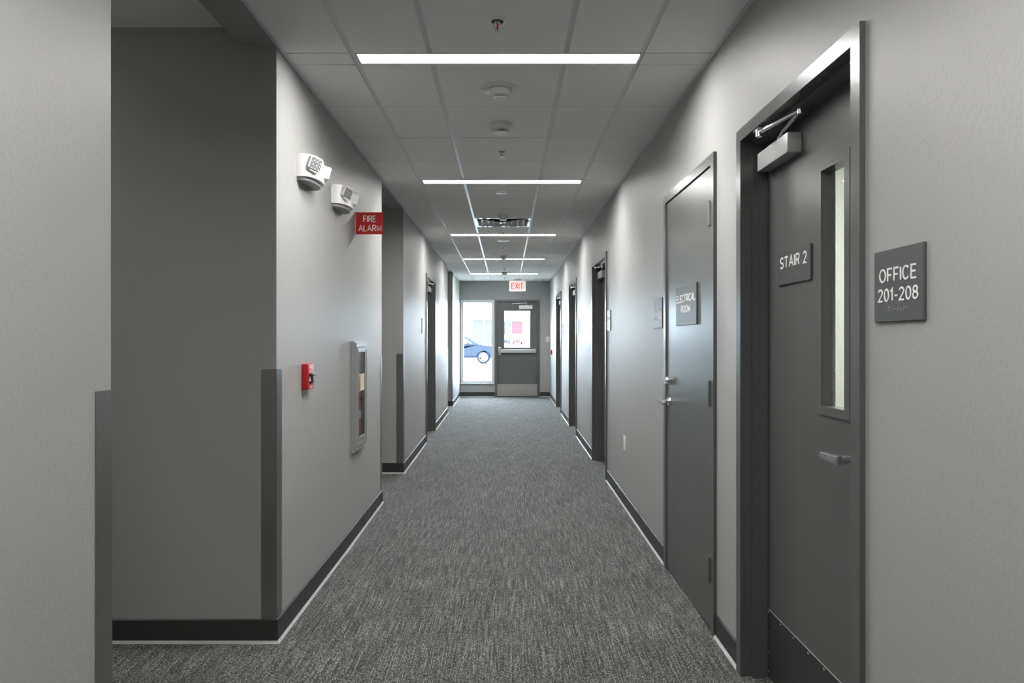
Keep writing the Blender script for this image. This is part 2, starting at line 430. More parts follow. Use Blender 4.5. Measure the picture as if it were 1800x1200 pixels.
baseboard('baseboard_left', 'dark rubber base beyond the left door', [(XL, 10.09), (XL, REC[2][0]), (-2.8, REC[2][0])])
baseboard('baseboard_left', 'dark rubber base from the last opening to the end wall', [(-2.8, REC[2][1]), (XL, REC[2][1]), (XL, YE), (DX0, YE)])
baseboard('baseboard_right', 'dark rubber base right of the exit door and up to the farthest right door', [(DX1, YE), (XR, YE), (XR, DR['e'][1])])
for lab, a, c in (('between the two farthest right doors', DR['e'][0], DR['d'][1]), ('between the two middle right doors', DR['d'][0], DR['c'][1]),
                  ('under the outlet on the right wall', DR['c'][0], DR['elec'][1]), ('between the electrical and stair doors', DR['elec'][0], DR['stair'][1]),
                  ('beside the nearest right door', DR['stair'][0], YB)):
    baseboard('baseboard_right', 'dark rubber base ' + lab, [(XR, a), (XR, c)])

# stairwell behind the stair door
for nm, (x0, x1, y0, y1, z0, z1) in {'far': (XR+TW, 3.9, 5.0, 5.1, -.1, 3.0), 'near': (XR+TW, 3.9, .4, .5, -.1, 3.0), 'side': (3.8, 3.9, .5, 5.0, -.1, 3.0)}.items():
    b = B(); box(b, x0, x1, y0, y1, z0, z1); struct('wall_stairwell', b, 'stairwall', f'{nm} pale wall of the stairwell behind the stair door', 'wall')
b = B(); box(b, XR+TW, 3.9, .4, 5.1, 2.8, 2.9); struct('ceiling', b, 'stairwall', 'pale ceiling of the stairwell', 'ceiling')

# ------------------------------------------------------------------ door parts
def frame_mesh(W, H, dep=TW, stop=(.03, .092), proj=.016, throat=.03):
    b = B(); h = W/2
    # H = clear opening height; face trim FW wide
    pts = [(-h-FW, 0), (-h, 0), (-h, H), (h, H), (h, 0), (h+FW, 0), (h+FW, H+FW), (-h-FW, H+FW)]
    prism(b, pts, -proj, 0.0, 'xz')
    pts = [(-h-throat, 0), (-h, 0), (-h, H), (h, H), (h, 0), (h+throat, 0), (h+throat, H+throat), (-h-throat, H+throat)]
    prism(b, pts, -.001, dep, 'xz')
    s = .016
    pts = [(-h-.001, 0), (-h+s, 0), (-h+s, H-s), (h-s, H-s), (h-s, 0), (h+.001, 0), (h+.001, H+.001), (-h-.001, H+.001)]
    prism(b, pts, stop[0], stop[1], 'xz')
    return b
def lever(par, x, z, y, dirx, glen=.135, out=.075, name='lever_handle', m='chrome', rose=.028):
    b = B(); cyl(b, (x, y, z), (0, -1, 0), rose, .010, rose*.92); cyl(b, (x, y, z), (0, -1, 0), .013, out, .0125)
    yy = y-out
    # flat grip
    prism(b, [(x-dirx*.014, z-.013), (x+dirx*glen, z-.010), (x+dirx*(glen+.006), z+.0), (x+dirx*glen, z+.010), (x-dirx*.014, z+.013)], yy-.006, yy+.010, 'xz')
    bmesh.ops.bevel(b, geom=[e for e in b.edges if all(v.co.y < yy+.011 for v in e.verts) and all(v.co.y < yy-.0055 for v in e.verts)], offset=.003, segments=2, affect='EDGES')
    bmesh.ops.recalc_face_normals(b, faces=b.faces)
    return obj(name, b, m, par, True)
def closer(par, x0, x1, z0, z1, y, bx, bz, by, ex, ez, ey, body='alu'):
    """body box on the door face at y plus two arms: spindle->elbow (ex) ->bracket (bx)"""
    c = obj('door_closer', (lambda b: (box(b, x0, x1, y-.054, y, z0, z1, .006, 2), b)[1])(B()), body, par, True, label='silver closer box')
    b = B(); sx = x0 + (x1-x0)*.55 if ex > (x0+x1)/2 else x0+(x1-x0)*.45
    cyl(b, (sx, y-.027, z1-.002), (0, 0, 1), .010, .022)
    tube(b, [(sx, y-.027, z1+.014), (sx+(ex-sx)*.12, y-.028, z1+.03), (ex, ey, ez)], .0075)
    tube(b, [(ex, ey, ez), (bx, by, bz)], .0075)
    cyl(b, (ex, ey, ez-.014), (0, 0, 1), .012, .028); cyl(b, (bx, by, bz-.016), (0, 0, 1), .012, .03)
    box(b, bx-.03, bx+.03, by-.012, by+.012, bz+.008, bz+.016, .003, 1)
    obj('closer_arm', b, 'chrome', par, True)
    return c
def door_unit(n, label, side, y0, y1, top, recess=.093, handle=None, has_closer=True):
    Wd = (y1-y0)-2*FW; yc = (y0+y1)/2; z0 = fz(yc) if y0 > 4.5 else 0.; H = top-FW-z0
    loc, rz = (onR(yc, z0), RWR) if side == 'R' else (onL(yc, z0), LW)
    t = thing(f'door_{n}', label, 'door', loc, rz, kind='structure')
    obj('door_frame', frame_mesh(Wd, H), 'frame', t)
    b = B(); slab(b, -Wd/2+.002, Wd/2-.002, .006, H-.003, recess, recess+.044); p = obj('door_panel', b, 'doorp', t)
    if handle:
        lever(p, handle[0]*(Wd/2-.07), handle[1]-z0, recess, -handle[0], out=.06)
    if has_closer:
        s = -1 if side == 'R' else 1   # far end in local x
        xa, xb = sorted((s*(Wd/2-.05), s*(Wd/2-.34)))
        closer(p, xa, xb, H-.14, H-.065, recess, s*(Wd/2-.17), H-.02, .0, s*(Wd/2-.44), H-.03, recess-.05)
    return t, p, Wd, H, z0, yc

# door 1: stair door with a wired vision lite
y0, y1 = DR['stair']; yc = (y0+y1)/2; Wd = y1-y0-2*FW; H = TOPZ['stair']-FW
t = thing('door_1', 'nearest right door, dark grey with narrow wired window and closer', 'door', onR(yc, 0), RWR, kind='structure')
obj('door_frame', frame_mesh(Wd, H), 'frame', t)
RC = .093
def lx(y): return yc-y        # local x from world Y on the right wall
G = (lx(2.325), lx(2.165), 1.165, 1.962)    # glass opening
b = B(); slab(b, -Wd/2+.002, Wd/2-.002, .006, H-.003, RC, RC+.044, [G]); p = obj('door_panel', b, 'doorp', t)
b = B(); slab(b, G[0]-.022, G[1]+.034, G[2]-.03, G[3]+.03, RC-.006, RC+.001, [G])
for x, z in ((G[0]-.015, 1.35), (G[0]-.015, 1.80), (G[1]+.015, 1.35), (G[1]+.015, 1.80), (-.06+(G[0]+G[1])/2+.03, G[2]-.015), (.03+(G[0]+G[1])/2, G[2]-.015), ((G[0]+G[1])/2, G[3]+.015)):
    cyl(b, (x, RC-.006, z), (0, -1, 0), .0035, .001, n=10)
obj('vision_frame', b, 'frame', p)
b = B(); quad(b, [(G[0], RC+.031, G[2]), (G[1], RC+.031, G[2]), (G[1], RC+.031, G[3]), (G[0], RC+.031, G[3])]); gp = obj('glass_pane', b, 'wglass', p, label='wired safety glass', flip=False)
b = B(); zz = G[2]; w_ = G[1]-G[0]; r_ = .0002
k = -int(w_/.0127)-1
while k*.0127 < (G[3]-G[2]):
    for s in (1, -1):
        za = G[2]+k*.0127; xa, xb = (G[0], G[1]) if s == 1 else (G[1], G[0]); zb = za+w_
        ta = max(0, (G[2]-za)/w_); tb = min(1, (G[3]-za)/w_)
        if ta >= tb: continue
        A = (xa+(xb-xa)*ta, za+w_*ta); D = (xa+(xb-xa)*tb, za+w_*tb)
        dx, dz = D[0]-A[0], D[1]-A[1]; L = math.hypot(dx, dz); nx, nz = -dz/L*r_, dx/L*r_
        for yy in (RC+.0305, ):
            prism(b, [(A[0]-nx, A[1]-nz), (D[0]-nx, D[1]-nz), (D[0]+nx, D[1]+nz), (A[0]+nx, A[1]+nz)], yy, yy-.0008, 'xz')
    k += 1
obj('wire_mesh', b, 'steel', p)
b = B(); slab(b, -Wd/2+.012, Wd/2-.012, .012, .285, RC-.0015, RC+.0005); kp = obj('kick_plate', b, 'base', p, label='dark kick plate along the bottom')
b = B()
for i in range(8):
    x = -Wd/2+.022+(Wd-.044)*i/7
    for z in (.272, .030): lathe(b, [(.005, 0), (.004, .0016), (0, .0022)], (x, RC-.0015, z), 10, '-y')
for z in (.11, .19):
    for x in (-Wd/2+.022, Wd/2-.022): lathe(b, [(.005, 0), (.004, .0016), (0, .0022)], (x, RC-.0015, z), 10, '-y')
obj('screw', b, 'chrome', p)
b = B(); box(b, -Wd/2+.012, Wd/2-.012, RC-.002, RC, .284, .2862); obj('kick_plate_edge', b, 'alu', p)
lever(p, lx(2.036), 1.03, RC, -1, glen=.10, out=.092)
closer(p, lx(2.785), lx(2.487), 2.073, 2.147, RC, lx(2.64), 2.190, -.008, lx(2.385), 2.192, .044)

# door 2: flush electrical room door hinged on the near side
y0, y1 = DR['elec']; yc2 = (y0+y1)/2; Wd = y1-y0-2*FW; H = TOPZ['elec']-FW
t2 = thing('door_2', 'flush grey metal door with electrical room plate and three hinges', 'door', onR(yc2, 0), RWR, kind='structure')
obj('door_frame', frame_mesh(Wd, H, stop=(.045, .11)), 'frame', t2)
b = B(); slab(b, -Wd/2+.003, Wd/2-.004, .012, H-.006, -.008, .036); p2 = obj('door_panel', b, 'doorp', t2)
for z in (.30, 1.135, 1.99):
    b = B(); hx = Wd/2-.002
    for q in range(5): cyl(b, (hx, -.020, z-.057+q*.023), (0, 0, 1), .0075, .0222, n=14)
    cyl(b, (hx, -.020, z-.061), (0, 0, 1), .0045, .122, n=10)
    box(b, hx-.030, hx, -.0105, -.0075, z-.057, z+.057); box(b, hx, hx+.012, -.0185, -.0155, z-.057, z+.057)
    obj('hinge', b, 'steel', p2, True)
xh = -Wd/2+.072
lever(p2, xh, 1.025, -.008, 1, glen=.105, out=.062)
b = B(); lathe(b, [(.026, 0), (.026, .014), (.021, .028), (.0, .028)], (xh, -.008, 1.15), 28, '-y'); box(b, xh-.002, xh+.002, -.038, -.034, 1.140, 1.160); obj('deadbolt', b, 'chrome', p2, True)

# doors 3-5 on the right, door 6 on the left
_, p3, W3, H3, z3, _ = door_unit(3, 'recessed dark grey door in the right wall just past the outlet', 'R', *DR['c'], TOPZ['c'], handle=None)
_, p4, W4, H4, z4, _ = door_unit(4, 'recessed dark grey door, fourth along the right wall, with bright lever', 'R', *DR['d'], TOPZ['d'], handle=(1, 1.02))
_, p5, W5, H5, z5, _ = door_unit(5, 'farthest recessed dark grey door in the right wall', 'R', *DR['e'], TOPZ['e'], handle=(1, 1.05))
_, p6, W6, H6, z6, _ = door_unit(6, 'only door in the left wall, recessed dark grey', 'L', 8.94, 10.09, TOPZ['l'], handle=(-1, 1.0))
b = B(); slab(b, -W3/2+.012, W3/2-.012, .012, .27, RC-.0015, RC+.0005); obj('kick_plate', b, 'steel', p3)

# door 7: end exit door
ze = fz(YE); DWc = (DX0+DX1)/2; DW = DX1-DX0-2*FW; DH = DZT-FW-ze
t7 = thing('door_7', 'exit door in the end wall with window, push bar and steel kick plate', 'door', (DWc, YE, ze), 0, kind='structure')
obj('door_frame', frame_mesh(DW, DH, stop=(.075, .13)), 'frame', t7)
def ex(px): return (px-890)*.012875 - DWc
def ez(py): return CZ + (599-py)*.012875 - ze
G7 = (ex(886.6), ex(931.6), ez(610.2), ez(546.4))
b = B(); slab(b, -DW/2+.003, DW/2-.003, .018, DH-.004, .025, .069, [G7]); p7 = obj('door_panel', b, 'doorp', t7)
b = B(); slab(b, G7[0]-.022, G7[1]+.022, G7[2]-.022, G7[3]+.022, .018, .026, [G7]); obj('vision_frame', b, 'frame', p7)
b = B(); quad(b, [(G7[0], .047, G7[2]), (G7[1], .047, G7[2]), (G7[1], .047, G7[3]), (G7[0], .047, G7[3])]); obj('glass_pane', b, 'glass', p7, label='clear door window', flip=False)
b = B(); slab(b, -DW/2+.004, DW/2-.004, .02, ez(675), .0225, .026); obj('kick_plate', b, 'kick', p7, label='brushed steel kick plate')
b = B(); box(b, ex(880), ex(941.4), -.035, .02, ez(620), ez(613.6), .008, 2); box(b, ex(934), ex(941.8), -.038, .025, ez(620.3), ez(613.2), .006, 2)
lathe(b, [(.014, 0), (.014, .006), (0, .007)], (ex(917), -.035, (ez(620)+ez(613.6))/2), 16, '-y'); obj('push_bar', b, 'alu', p7, True, label='silver push bar')
b = B(); box(b, ex(875.6), ex(881), -.03, .026, ez(624.6), ez(609.5), .01, 2); lathe(b, [(.02, 0), (.016, .02), (0, .022)], (ex(878.4), -.03, ez(612)), 16, '-y'); obj('latch_case', b, 'chrome', p7, True)
closer(p7, ex(912.4), ex(936), ez(543), ez(536.6), .025, ex(901), ez(533.6), -.005, ex(926), ez(532.6), -.06, body='white')
b = B(); box(b, -DW/2, DW/2, -.02, TW, 0.0, .016); obj('threshold', b, 'base', t7)

# window 1
def wx(px): return (px-890)*.012875
def wz(py): return CZ+(599-py)*.012875
t = thing('window_1', 'tall narrow window left of the exit door', 'window', ((WX0+WX1)/2, YE, WZ0), 0, kind='structure')
cx = (WX0+WX1)/2; gx0, gx1, gz0, gz1 = wx(814.8)-cx, wx(864)-cx, wz(669)-WZ0, wz(531.4)-WZ0
hw = (WX1-WX0)/2; hh = WZ1-WZ0
b = B(); slab(b, -hw, hw, 0, hh, -.012, .09, [(-hw+.03, hw-.03, .028, hh-.028)]); slab(b, -hw+.029, hw-.029, .027, hh-.027, .02, .09, [(gx0, gx1, gz0, gz1)])
obj('window_frame', b, 'anod', t)
b = B(); box(b, -hw, hw, -.03, .0, -.018, .006, .003, 1); obj('window_sill', b, 'anod', t)
b = B(); quad(b, [(gx0, .055, gz0), (gx1, .055, gz0), (gx1, .055, gz1), (gx0, .055, gz1)]); obj('glass_pane', b, 'glass', t, flip=False)

# ------------------------------------------------------------------ corner guards
GT = 1.255
def guard(y, far, label):
    """far False: guard wraps the corner where a wall piece begins (returns on the face turned to the viewer); True: where it ends"""
    z0 = fz(y)+BH; s = -1 if far else 1   # along the wall, away from the corner
    b = B(); th = .0022; L = .07
    if not far:   # corner at (XL, y): faces +X and -Y
        pts = [(th, -th), (th, L), (0.0003, L), (0.0003, 0.0003-.0005), (-L, -.0003), (-L, -th)]
    else:         # corner at (XL, y): faces +X and +Y
        pts = [(th, th), (th, -L), (.0003, -L), (.0003, .0003), (-L, .0003), (-L, th)]
    prism(b, pts, 0, GT-z0, 'xy')
    o = obj('corner_guard', b, 'steel'); o.location = (XL, y, z0)
    return tag(o, label, 'corner guard', 'steel corner guards on the left wall corners')
guard(REC[0][0], True, 'nearest steel corner guard, at the left edge of the picture')
guard(REC[0][1], False, 'steel corner guard left of the red pull station')
guard(REC[1][0], True, 'edge-on steel corner guard just past the extinguisher cabinet')
guard(REC[1][1], False, 'steel corner guard facing the viewer at the second left opening')
guard(REC[2][0], True, 'edge-on steel corner guard just past the left door')
guard(REC[2][1], False, 'farthest steel corner guard, nearest the tall window')

# ------------------------------------------------------------------ signs
def sign(side, ya, yb, z0, z1, lines, label, cat='sign', xoff=0, braille=True, name='room_sign', m='sign', bd=.0):
    w_ = abs(yb-ya); h_ = z1-z0; yc_ = (ya+yb)/2; th = .008
    X = (XR+xoff) if side == 'R' else (XL-xoff)
    t = thing(name, label, cat, (X, yc_, z0), RWR if side == 'R' else LW, 'room name plates')
    b = B(); box(b, -w_/2, w_/2, -th, 0, 0, h_, .0012, 1); obj('plate', b, m, t)
    if lines:
        b = B()
        for s, zc, sz, ww in lines: text_mesh(b, s, 0, zc*h_, sz, -th, ww*w_, .003+bd, .0012)
        obj('lettering', b, 'letter', t, label='raised white lettering')
    if braille:
        b = B(); n = 7 if h_ > .15 else 5; rr = random.Random(3+n); zc = .155*h_ if h_ > .15 else .24*h_
        for i in range(n):
            for q in range(6):
                if rr.random() < .5: continue
                lathe(b, [(.0011, 0), (.0008, .0009), (0, .0012)], ((i-(n-1)/2)*w_*.42/n+(q % 2)*.0035, -th, zc+(q//2)*.0042), 8, '-y')
        obj('braille', b, 'alu', t)
    return t
sign('R', 1.597, 1.811, 1.434, 1.618, [('OFFICE', .645, .036, .76), ('201-208', .37, .034, .82)], 'grey plate reading OFFICE 201-208 right of the stair door')
sign('R', 2.402, 2.690, 1.601, 1.729, [('STAIR 2', .66, .045, .82)], 'grey plate reading STAIR 2 on the stair door', xoff=RC)
sign('R', 3.478, 3.898, 1.470, 1.686, [('ELECTRICAL', .68, .042, .92), ('ROOM', .41, .042, .46)], 'grey plate reading ELECTRICAL ROOM on the flush door', xoff=-.008, bd=.01)
sign('R', 4.283, 4.518, 1.468, 1.660, [('OFFICE', .60, .031, .74), ('201-208', .34, .031, .82)], 'small grey plate on the wall left of the electrical room door')
sign('R', 6.42, 6.615, 1.483, 1.677, [('OFFICE', .60, .03, .74)], 'grey plate right of the first recessed right door', braille=False)
sign('R', 9.22, 9.42, 1.49, 1.685, None, 'grey plate beside the recessed right door with the bright lever', braille=False)
sign('R', 11.86, 12.06, 1.49, 1.685, None, 'farthest grey plate, beside the last right door', braille=False)
sign('L', 8.52, 8.72, 1.478, 1.67, None, 'grey plate left of the only left wall door', braille=False)

# fire alarm flag sign
fy, fz0, fh = 4.78, 2.131, .154
t = thing('fire_alarm_sign', 'red FIRE ALARM flag sign sticking out of the left wall', 'sign', (XL, fy, fz0))
b = B(); box(b, .004, .195, -.003, 0, 0, fh, .0012, 1)
obj('sign_panel', b, 'red', t)
b = B(); box(b, .0003, .002, -.022, .0, 0, fh); obj('mounting_flange', b, 'red', t)
b = B()
for i in range(7): box(b, .002, .0028, -.019, -.005, .01+i*.0205, .022+i*.0205)
obj('edge_marks', b, 'letter', t)
b = B(); text_mesh(b, 'FIRE', .100, fh*.70, .047, -.003, .090, .01); text_mesh(b, 'ALARM', .102, fh*.28, .047, -.003, .160, .01)
obj('lettering', b, 'letter', t)

# ------------------------------------------------------------------ emergency lights
def emergency(y, label, yaw):
    L = .27; hgt = .122
    t = thing('emergency_light', label, 'emergency light', (XL, y, 2.21), LW, 'twin head emergency lights on the left wall')
    pl = [(0, 0), (0, -.024)] + [(L/2-L/2*math.cos(math.radians(a)), -.024-.068*math.sin(math.radians(a))**.9) for a in range(15, 180, 15)] + [(L, -.024), (L, 0)]
    b = B()
    prism(b, pl, .006, hgt, 'xy')
    es = [e for e in b.edges if all(v.co.z > hgt-.001 for v in e.verts)]
    bmesh.ops.bevel(b, geom=es, offset=.006, segments=2, affect='EDGES')
    obj('housing', b, 'white', t, True)
    b = B(); prism(b, [(x*.94+.03*L, y_*.80) for x, y_ in pl], -.012, .006, 'xy'); obj('bottom_cover', b, 'greyp', t)
    for s in (0, 1):
        x = .048 if s == 0 else L-.048; a = (-.72 if s == 0 else .72)+yaw
        mt = Matrix.Translation((x, -.066, .075)) @ Matrix.Rotation(a, 4, 'Z') @ Matrix.Rotation(.18, 4, 'X') @ Matrix.Rotation(.25 if s == 0 else -.25, 4, 'Y') @ Matrix.Scale(1.22, 4)
        b = B(); prism(b, [(-.030, -.018), (-.014, -.032), (.014, -.032), (.030, -.018), (.030, .024), (.022, .032), (-.022, .032), (-.030, .024)], -.028, .014, 'xz')
        bmesh.ops.transform(b, matrix=mt, verts=b.verts); hd = obj('lamp_head', b, 'white', t)
        b = B(); slab(b, -.024, .024, -.024, .026, -.0305, -.0275)
        bmesh.ops.transform(b, matrix=mt, verts=b.verts); obj('lens', b, 'greyp', hd)
        b = B()
        for i in range(3):
            for j in range(3):
                lathe(b, [(.0066, .0), (.0066, .002), (.003, .001), (.0015, .004), (0, .004)], ((i-1)*.0155, -.0305, (j-1)*.0155+.001), 10, '-y')
        bmesh.ops.transform(b, matrix=mt, verts=b.verts); obj('diodes', b, 'lens', hd, True)
    b = B(); lathe(b, [(.003, 0), (.002, .0015), (0, .002)], (L*.62, -.087, .03), 8, '-y'); obj('indicator', b, 'redb', t)
    return t
emergency(3.437, 'white twin head emergency light, the one nearer the viewer', -.05)
emergency(4.118, 'white twin head emergency light right above the FIRE ALARM sign', .12)

# ------------------------------------------------------------------ pull stations
def pull(side, y, z, label, h=.135):
    w_ = .112
    t = thing('pull_station', label, 'fire alarm', (XL if side == 'L' else XR, y, z), LW if side == 'L' else RWR, 'red fire alarm pull stations')
    b = B(); box(b, -w_/2, w_/2, -.034, 0, 0, h, .006, 3); obj('housing', b, 'red', t, True)
    b = B(); y_ = -.034
    text_mesh(b, 'FIRE', 0, h*.86, .020, y_, .078, .012, .0008); text_mesh(b, 'ALARM', 0, h*.70, .012, y_, .07, .012, .0008)
    text_mesh(b, 'PULL', 0, h*.18, .015, y_, .06, .012, .0008); text_mesh(b, 'DOWN', 0, h*.07, .009, y_, .05, .012, .0008)
    obj('lettering', b, 'letter', t)
    b = B(); prism(b, [(-.036, h*.60), (.036, h*.60), (.036, h*.32), (.012, h*.26), (-.012, h*.26), (-.036, h*.32)], y_, y_-.003, 'xz'); obj('handle_recess', b, 'letter', t)
    b = B(); box(b, -.040, .040, y_-.014, y_-.001, h*.52, h*.62, .003, 2); box(b, -.011, .011, y_-.012, y_-.001, h*.26, h*.53, .003, 2); box(b, -.034, .034, y_-.010, y_-.001, h*.26, h*.33, .003, 2)
    obj('pull_handle', b, 'black', t, True); return t
pull('L', 3.572, 1.132, 'red pull station on the left wall between corner guard and cabinet')
pull('R', 14.67, 1.09, 'tiny far red pull station on the right wall near the exit door', .10)

# ------------------------------------------------------------------ extinguisher cabinet and extinguisher
ya, yb = 4.64, 4.985; cy = (ya+yb)/2; cw = (yb-ya)/2; cz0, cz1 = .621, 1.383; ch = cz1-cz0
t = thing('extinguisher_cabinet', 'grey steel fire extinguisher cabinet set in the left wall', 'cabinet', onL(cy, cz0), LW)
b = B(); nx0, nx1, nz0, nz1 = CAB[0]-cy, CAB[1]-cy, CAB[2]-cz0, CAB[3]-cz0
slab(b, -cw, cw, 0, ch, -.036, -.0005, [(nx0+.002, nx1-.012, nz0+.012, nz1-.012)])
es = [e for e in b.edges if all(abs(v.co.y+.036) < 1e-4 for v in e.verts) and all(abs(abs(v.co.x)-cw) < 1e-4 or v.co.z < 1e-4 or v.co.z > ch-1e-4 for v in e.verts)]
bmesh.ops.bevel(b, geom=es, offset=.012, segments=2, affect='EDGES')
obj('cabinet_trim', b, 'cabinet', t)
b = B(); e_ = .002; x0, x1, z0_, z1_ = nx0+e_, nx1-e_, nz0+e_, nz1-e_; d = .145
box(b, x0, x0+.004, -.02, d, z0_, z1_); box(b, x1-.004, x1, -.02, d, z0_, z1_); box(b, x0, x1, -.02, d, z0_, z0_+.004); box(b, x0, x1, -.02, d, z1_-.004, z1_); box(b, x0, x1, d-.004, d, z0_, z1_)
obj('tub', b, 'offwhite', t)
b = B(); gl = (-.124, .09, .10, ch-.075); slab(b, nx0+.004, nx1-.016, nz0+.016, nz1-.016, -.040, -.032, [gl]); slab(b, gl[0]-.012, gl[1]+.012, gl[2]-.012, gl[3]+.012, -.044, -.0395, [gl])
d_ = obj('cabinet_door', b, 'cabinet', t)
b = B(); quad(b, [(gl[0], -.036, gl[2]), (gl[1], -.036, gl[2]), (gl[1], -.036, gl[3]), (gl[0], -.036, gl[3])]); obj('glass_pane', b, 'glass', d_, flip=False)
b = B(); box(b, -.118, .086, -.0375, -.0368, ch*.545, ch*.70); ob = obj('instruction_label', b, 'cream', d_, label='cream and red instruction label')
b = B(); box(b, -.120, -.050, -.0383, -.0373, ch*.55, ch*.69); obj('label_flash', b, 'red', ob)
b = B(); tube(b, [(nx1-.012, -.040, nz0+.03), (nx1-.012, -.040, nz1-.03)], .004, 8); obj('hinge', b, 'chrome', d_, True)
b = B(); box(b, nx0+.008, nx0+.018, -.048, -.036, ch*.44, ch*.52, .003, 2); obj('handle', b, 'chrome', d_, True)
# extinguisher
t = thing('fire_extinguisher', 'red fire extinguisher standing inside the grey wall cabinet', 'fire extinguisher', (XL-.032, cy+.01, CAB[2]+.006), LW)
b = B(); lathe(b, [(0, 0), (.055, 0), (.062, .01), (.062, .36), (.055, .395), (.03, .42), (.018, .43), (0, .43)]); cyo = obj('cylinder', b, 'redx', t, True)
b = B(); lathe(b, [(.0625, .19), (.0632, .19), (.0632, .25), (.0625, .25)]); obj('label_band', b, 'letter', cyo, True)
b = B(); lathe(b, [(0, .425), (.02, .425), (.02, .47), (.012, .48), (0, .48)]); obj('valve', b, 'chrome', t, True)
b = B(); box(b, -.02, .095, -.012, .012, .50, .512, .003, 1); box(b, -.02, .08, -.012, .012, .475, .485, .003, 1); box(b, -.02, 0, -.010, .010, .475, .512); obj('squeeze_handle', b, 'black', t)
b = B(); tube(b, [(.02, 0, .46), (.055, -.01, .45), (.064, .03, .40), (.064, .03, .25), (.066, -.01, .13)], .008); obj('hose', b, 'black', t, True)

# ------------------------------------------------------------------ small wall fittings
def outlet(side, y, z, label, m='white', kind='outlet'):
    if side == 'E': loc, rz = (y, YE, z), 0
    else: loc, rz = ((XR, y, z), RWR) if side == 'R' else ((XL, y, z), LW)
    t = thing('wall_' + ('outlet' if kind == 'outlet' else 'switch'), label, kind, loc, rz)
    b = B(); box(b, -.04, .04, -.007, 0, 0, .125, .003, 2); obj('cover_plate', b, m, t, True)
    b = B()
    if kind == 'outlet':
        for zc in (.040, .085):
            o2 = [(.0165*math.cos(a*PI/8), zc+.0145*math.sin(a*PI/8)) for a in range(16)]; prism(b, o2, -.0095, -.006, 'xz')
        obj('socket', b, 'offwhite', t)
    else:
        box(b, -.017, .017, -.010, -.005, .030, .095, .002, 1); obj('rocker', b, 'offwhite', t)
    return t
outlet('R', 5.66, .475, 'white outlet plate low on the right wall before the recessed doors')
outlet('L', 11.05, .52, 'small outlet plate low on the left wall past the left door')
outlet('E', .935, 1.36, 'beige switch plate on the end wall right of the exit door', 'offwhite', 'light switch')

# ------------------------------------------------------------------ ceiling lights
lab = {3.21: 'nearest lit strip light across the ceiling', 5.742: 'second lit strip light from the viewer', 8.645: 'third lit strip light, just past the shiny air diffuser',
       11.235: 'fourth lit strip light from the viewer', 13.695: 'farthest lit strip light, nearest the EXIT sign', .675: 'lit strip light directly overhead', -1.86: 'lit strip light behind the viewer'}
first = None
for (a, c) in LYS:
    if first is None:
        w_ = 1.345; dpt = .128; xc = -.0365
        t = thing('strip_light', lab[a], 'ceiling light', (xc, (a+c)/2, HC), 0, 'linear ceiling lights')
        b = B()
        m4 = Matrix.Rotation(PI/2, 4, 'X')
        for (x0, x1, y0_, y1_) in ((-w_/2, w_/2, -dpt/2, -dpt/2+.006), (-w_/2, w_/2, dpt/2-.020, dpt/2), (-w_/2, -w_/2+.006, -dpt/2, dpt/2), (w_/2-.006, w_/2, -dpt/2, dpt/2)):
            box(b, x0, x1, y0_, y1_, -.002, .03)
        box(b, -w_/2, w_/2, -dpt/2, dpt/2, .03, .05)
        obj('light_frame', b, 'white', t)
        b = B(); box(b, -w_/2+.006, w_/2-.006, -dpt/2+.006, dpt/2-.020, .014, .02); obj('diffuser', b, 'lamp', t)
        first = t
    else: dup(first, (-.0365, (a+c)/2, HC), lab[a])

b = B(); box(b, -.3, .3, -.3, .3, -.012, 0, .003, 1)  # unseen fill lamp, added to brighten the back wall of the nearest opening
side_fill_lamp = obj('side_fill_light', b, mat('side_fill_lamp', .8, emit=(1, .985, .96), est=13.)); side_fill_lamp.location = (-3.3, 2.3, HR)
tag(side_fill_lamp, 'flat square fill lamp added out of view to brighten the nearest left opening', 'ceiling light')
# sprinklers
def sprinkler(x, y, label, bulb=True):
    t = thing('sprinkler', label, 'sprinkler', (x, y, HC), 0, 'ceiling sprinklers')
    b = B(); lathe(b, [(.041, 0), (.041, -.003), (.034, -.007), (.027, -.008), (.027, -.003), (.0, -.003)]); obj('escutcheon', b, 'white', t, True)
    b = B(); cyl(b, (0, 0, -.0035), (0, 0, 1), .0265, .002); obj('recess_cup', b, 'black', t)
    b = B(); lathe(b, [(.013, -.003), (.013, -.012), (.008, -.016), (0, -.016)], n=16)
    tube(b, [(.010, 0, -.012), (.014, 0, -.024), (.004, 0, -.040)], .0022, 6); tube(b, [(-.010, 0, -.012), (-.014, 0, -.024), (-.004, 0, -.040)], .0022, 6)
    obj('sprinkler_body', b, 'chrome', t, True)
    b = B(); cyl(b, (0, 0, -.038), (0, 0, 1), .0035, .024, n=10); obj('glass_bulb', b, 'redb', t, True)
    b = B(); cyl(b, (0, 0, -.044), (0, 0, 1), .013, .0015, n=12); cyl(b, (0, 0, -.0445), (0, 0, 1), .005, .006, n=12); obj('deflector', b, 'steel', t)
    return t
s0 = sprinkler(-.038, 2.88, 'nearest ceiling sprinkler, in front of the first strip light')
for x, y, l in ((-.034, 4.86, 'sprinkler just before the second strip light'), (-.035, 8.46, 'tiny sprinkler just before the third strip light'), (-.038, 9.82, 'sprinkler past the third strip light'),
                (-.040, 12.66, 'sprinkler past the fourth strip light'), (-.045, 14.5, 'last sprinkler, close to the EXIT sign'), (.80, 14.95, 'sprinkler in the far right corner of the ceiling')):
    dup(s0, (x, y, HC), l)

